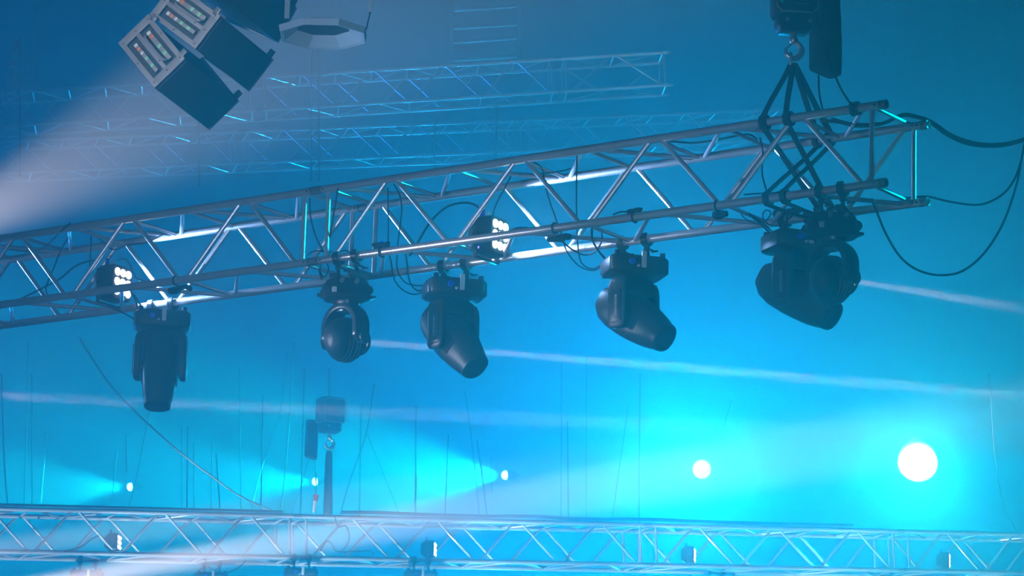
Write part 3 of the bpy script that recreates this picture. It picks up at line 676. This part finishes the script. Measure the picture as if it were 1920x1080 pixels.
# ropes and cables hanging in the haze behind
lines = [
 [(3, 700), (8, 860), (15, 954)], [(53, 640), (50, 800), (45, 952)], [(60, 700), (60, 960)], [(88, 810), (75, 955)], [(284, 765), (272, 815), (255, 900), (238, 962)], [(237, 815), (238, 885)],
 [(220, 835), (208, 960)], [(340, 800), (341, 968)], [(352, 800), (350, 968)], [(363, 830), (364, 962)], [(398, 830), (396, 962)], [(405, 850), (413, 962)], [(449, 690), (451, 850), (452, 968)],
 [(493, 740), (489, 968)], [(540, 660), (534, 720), (521, 790), (490, 880), (468, 968)], [(552, 640), (546, 740), (537, 860), (526, 968)], [(571, 690), (563, 970)], [(580, 858), (562, 920), (545, 968)],
 [(677, 760), (674, 975)], [(702, 720), (686, 815), (655, 905), (636, 972)], [(688, 812), (720, 890), (752, 972)], [(780, 760), (779, 975)], [(841, 815), (834, 975)], [(872, 735), (885, 830), (900, 975)], [(895, 825), (904, 890), (914, 975)],
 [(921, 855), (922, 925)], [(1053, 680), (1052, 990)], [(1064, 790), (1066, 990)], [(1100, 670), (1099, 990)], [(1178, 760), (1164, 860), (1146, 985)], [(1200, 700), (1198, 990)], [(1372, 750), (1357, 800)], [(1855, 700), (1864, 840), (1878, 930), (1906, 998)],
 [(617, 690), (617, 772)], [(590, 800), (592, 900)],
]
GR = 'thin cables hanging in the haze behind the trusses'
for i, l in enumerate(lines):
    d = 43.5 + (i * 7 % 11) * .8
    cable('thin dark cable hanging down through the blue haze behind the bottom truss', l, .0075 if i % 3 else .010, depth=d, grp=GR)
cable('long slack rope slanting down across the haze to the bottom truss', [(150, 635), (178, 680), (207, 722), (250, 768), (300, 815), (350, 858), (400, 895), (450, 930), (518, 962)], .010, depth=(36, 40), m_=mat('pale_rope', (.35, .36, .36), .8), name='rope', cat='rope')
for i, (x0, y0, x1, y1) in enumerate([(583, 135, 583, 340), (597, 130, 598, 340), (372, 230, 374, 350), (815, 280, 815, 330), (930, 250, 930, 320), (37, 130, 37, 330)]):
    cable('thin dark cable hanging in front of the faint far trusses', [(x0, y0 - 60), (x1, y1)], .010, depth=46, grp='thin cables hanging by the far trusses')
# chains by the picture corner
def chain(label, px, y0, y1, d, r, m_):
    a, b = at(px[0], y0, d), at(px[1], y1, d); n = max(4, int((b - a).length / (r * 5.2))); m = MB()
    for i in range(n):
        c = a.lerp(b, (i + .5) / n); ax_ = (b - a).normalized(); s_ = (rt if i % 2 else fw); s_ = (s_ - ax_ * s_.dot(ax_)).normalized()
        pts = [c + ax_ * (3.2 * r * math.cos(t)) + s_ * (1.7 * r * math.sin(t)) for t in [2 * PI * k / 10 for k in range(11)]]
        m.path(pts, r * .8, 5, cap=False)
    return tag(m.build('hoist_chain', m_), label, 'chain')
chain('pale hoist chain hanging to the upper far truss near the picture corner', (73, 69), -10, 170, 46, .012, M['steel'])
chain('short pale chain below the small orange hook', (27, 26), 128, 190, 46, .012, M['steel'])
r_ = root('rigging_hook', 'small hook with red and orange sleeves hanging on the chain in the picture corner', 'hook', Matrix.Translation(at(28, 100, 46)))
m = MB(); m.path([V((.0, 0, .24)), V((.01, 0, .14)), V((.03, 0, .06)), V((-.01, 0, .0)), V((.0, 0, -.06))], [.012, .02, .03, .028, .02], 8); m.build('hook_body', M['steel'], r_)
m = MB(); m.tube((.006, 0, .1), (.006, 0, .17), .03, 8); m.build('red_sleeve', mat('red_sleeve', (.7, .1, .08), .5), r_)['label'] = 'red sleeve'
m = MB(); m.tube((-.012, 0, -.18), (-.004, 0, -.1), .036, 10, .03); m.build('orange_sleeve', M['orange'], r_)['label'] = 'orange sleeve'
# pale octagonal pod
dp = 25.0; pc = at(605, 70, dp)
r_ = root('octagonal_pod', 'pale octagonal tray hanging on two white posts beside the loudspeaker stack', 'stage fitting', Matrix.Translation(pc))
M['palew'] = mat('pale_painted_metal', (.8, .8, .77), .5, var=.08)
oc = lambda r, z, o=0: [V((math.cos(math.radians(22.5 + 45 * k + o)) * r * .5, math.sin(math.radians(22.5 + 45 * k + o)) * r * .5, z * .5)) for k in range(8)]
m = MB(); m.loft([oc(.62, 0), oc(.64, .09), oc(.60, .09), oc(.57, .01), oc(.62, 0)], cap=False); m.build('rim', M['palew'], r_, smooth=0)
m = MB(); m.loft([oc(.585, .03), oc(.40, .14), oc(.385, .14), oc(.57, .015), oc(.585, .03)], cap=False); m.build('reflector', M['palew'], r_, smooth=0)
m = MB(); m.loft([oc(.41, .14), oc(.41, .16)]); m.build('dark_top', M['blackm'], r_, smooth=0)
for px, y1 in ((538, 35), (694, 23)):
    p = at(px, y1, dp) - pc; m = MB(); m.box(p + V((0, 0, .2)), (.036, .026, .4), .004); m.build('post', M['palew'], r_)
    m = MB(); m.tube(p, V((p.x * .93, p.y * .93, .05)), .005, 6); m.build('drop_cable', M['rubber'], r_)
# faint scaffold tower
r_ = root('scaffold_tower', 'faint ladder like tower of thin tubes in the haze at the picture top', 'scaffold', Matrix.Translation(at(910, 60, 57)))
pc = at(910, 60, 57)
for px in (846, 973):
    m = MB(); m.tube(at(px, -60, 57) - pc, at(px, 116, 57) - pc, .045, 10); m.build('post', M['blackm'], r_)
for py in (-20, 14, 48, 74, 108):
    m = MB(); m.tube(at(846, py + 5, 57) - pc, at(973, py - 3, 57) - pc, .03, 8); m.build('rung', M['blackm'], r_)

# ------------------------------------------------------------------ lamps in the haze
lens_m = mat('lit_lens_glare', (1, 1, 1), 0.3, emit=(0.16, 0.9, 1.0), estr=22)
lamps = [(245, 913, 52, .062, 'cyan lamp shining in the haze, nearest the picture edge and far from the small hoist'), (592, 903, 52, .062, 'cyan lamp shining in the haze between the small chain bag and the sling sleeve'),
         (948, 891, 50, .066, 'cyan lamp shining sideways in the haze, midway along the row of five'), (1316, 880, 50, .13, 'second brightest cyan lamp, a white disc with a round glow'), (1722, 868, 48, .26, 'brightest lamp, a large white blaze above the bottom truss')]  # lens radii enlarged to the size of the white glare
aims = [rt * -6 - fw * 4.0 + up * .1, rt * -6 - fw * 4.0 + up * .1, rt * -6 - fw * 3.5 + up * .2, rt * -1.4 - fw * 5, -fw * 5 - rt * .8 - up * 1.0]
angs = [(46, .7), (46, .7), (54, .7), (80, 1), (88, 1)]
for i, ((px, py, d, r, lb), a, p) in enumerate(zip(lamps, aims, angs)):
    q = at(px, py, d); a = a.normalized(); s_ = a.cross(Zd).normalized(); u_ = s_.cross(a)
    rt_ = root('cyan_stage_lamp', lb, 'stage light', frame(q, a, -s_, u_), 'cyan lamps in the haze'); bpy.context.view_layer.update()
    cir = lambda x, rr: [V((x, math.cos(2 * PI * k / 24) * rr, math.sin(2 * PI * k / 24) * rr)) for k in range(24)]
    m = MB(); m.loft([cir(-2.6 * r, .55 * r), cir(-2.3 * r, .85 * r), cir(-.9 * r, 1.05 * r), cir(-.1 * r, 1.08 * r), cir(0, 1.0 * r)]); m.build('barrel', M['black'], rt_)
    m = MB(); m.loft([cir(.0, .98 * r), cir(.35 * r, .9 * r), cir(.65 * r, .68 * r), cir(.82 * r, .4 * r), cir(.88 * r, .12 * r)]); m.build('lens', lens_m, rt_)
    m = MB(); m.tube(V((-2.4 * r, 0, 0)), V((-3.4 * r, 0, 0)), .2 * r, 8); m.build('bracket', M['blackm'], rt_)
    spot('lamp%d' % i, q + a * (.95 * r + .01), q + a * 5, *LP['lamp%d' % i], p[0], p[1])

# ------------------------------------------------------------------ setting
fl = MB(); fl.box((0, 38, -0.1), (90, 90, 0.2)); fo = struct(fl.build('floor', mat('dark_floor', (0.02, 0.02, 0.022), 0.6, bump=.1), smooth=0))
wb = MB(); wb.box((0, 74, 14), (90, 0.3, 28)); wo = struct(wb.build('wall_back', mat('dark_drape', (0.01, 0.012, 0.015), 0.9), smooth=0))

hz = MB(); hz.box((0, 35.5, 13.35), (70, 76, 26.7))
vm = bpy.data.materials.new('haze'); vm.use_nodes = True; nt = vm.node_tree; nt.nodes.clear()
out = nt.nodes.new('ShaderNodeOutputMaterial'); sc = nt.nodes.new('ShaderNodeVolumeScatter')
sc.inputs['Density'].default_value = 0.030; sc.inputs['Color'].default_value = (0.93, 0.95, 0.97, 1); sc.inputs['Anisotropy'].default_value = 0.75
nt.links.new(sc.outputs['Volume'], out.inputs['Volume'])
vm.cycles.homogeneous_volume = True if hasattr(vm.cycles, 'homogeneous_volume') else None
ho = hz.build('haze', vm, smooth=0); tag(ho, 'thin theatrical haze filling the hall, lit blue by the lamps', 'haze', kind='stuff')

w = bpy.data.worlds.new('world'); bpy.context.scene.world = w; w.use_nodes = True
w.node_tree.nodes['Background'].inputs['Color'].default_value = (0.0, 0.018, 0.045, 1)
w.node_tree.nodes['Background'].inputs['Strength'].default_value = 1.0

WH = (1, .87, .82)
spot('beamA', at(-230, 500, 28), at(620, 60, 33.5), *LP['beamA'], 21, 1)
spot('beamB', at(-300, 1160, 26), at(900, 955, 36), *LP['beamB'], 2.6, .6)
spot('beamC', at(-500, 1090, 27), at(500, 962, 33), *LP['beamC'], 3.2, .8)
disc_beam('thin0', at(-420, 724, 22), at(600, 769, 27), LP['thin'][0] * .75, LP['thin'][1], .05, 1.0)
disc_beam('thin1', beam1, th1, LP['thin'][0], LP['thin'][1], .045, 1.0)
disc_beam('thin2', beam2, th2, LP['thin'][0] * .38, LP['thin'][1], .035, 1.0)
for n_, x in (('fillL', -16), ('fillM', 0), ('fillR', 16)):
    spot(n_, V((x, 64, 6)), V((x, 50, 16)), *LP[n_], 120, 1, .3)  # unseen lamps below the frame, added to brighten the lower haze
spot('side', at(-2200, 760, 20), tp(-3.0, 'C', 0, -.55), *LP['side'], 9, .5, .25)
spot('front', EYE + V((-13, 5, 9)), at(300, 70, 28), *LP['front'], 6.4, .6, .2)
for t_ in (-.3, 1.8, 3.9, 6.0, 8.1, 10.2):
    q_ = T2 @ V((t_, .2, 0)); spot('truss_fill', V((q_.x - 1.5, q_.y - 3.2, 1)), q_, 11000, (.6, .85, 1), 24, .7, .15)  # unseen fills added to brighten the bottom truss braces
spot('front_fill', EYE + V((-7, 5, -1.2)), T1 @ V((-3.2, 0, 0)), 10000, (.5, .68, 1), 22, .8, .15)  # unseen fill added to lift the near truss
spot('cyan_side', at(4100, 330, 23.5), tp(-3.0, 'B', -.2, -.2), 12000, (0, .8, .95), 5.2, .4, .1)
spot('cyan_side', at(3700, 330, 22.3), tp(-.2, 'B', -.2, -.2), 6000, (0, .8, .95), 5, .4, .1)
spot('strobe', s0, s0 + V((2, -.1, .2)), 220, (.3, .52, 1), 118, .5, .07)

sn = bpy.context.scene
sn.view_settings.view_transform = 'Standard'; sn.view_settings.look = 'None'; sn.view_settings.exposure = 0; sn.view_settings.gamma = 1
sn.cycles.use_denoising = True
try: sn.cycles.denoiser = 'OPENIMAGEDENOISE'
except Exception: pass
sn.cycles.volume_bounces = 0; sn.cycles.max_bounces = 5; sn.cycles.diffuse_bounces = 2; sn.cycles.glossy_bounces = 3
sn.cycles.sample_clamp_indirect = 4
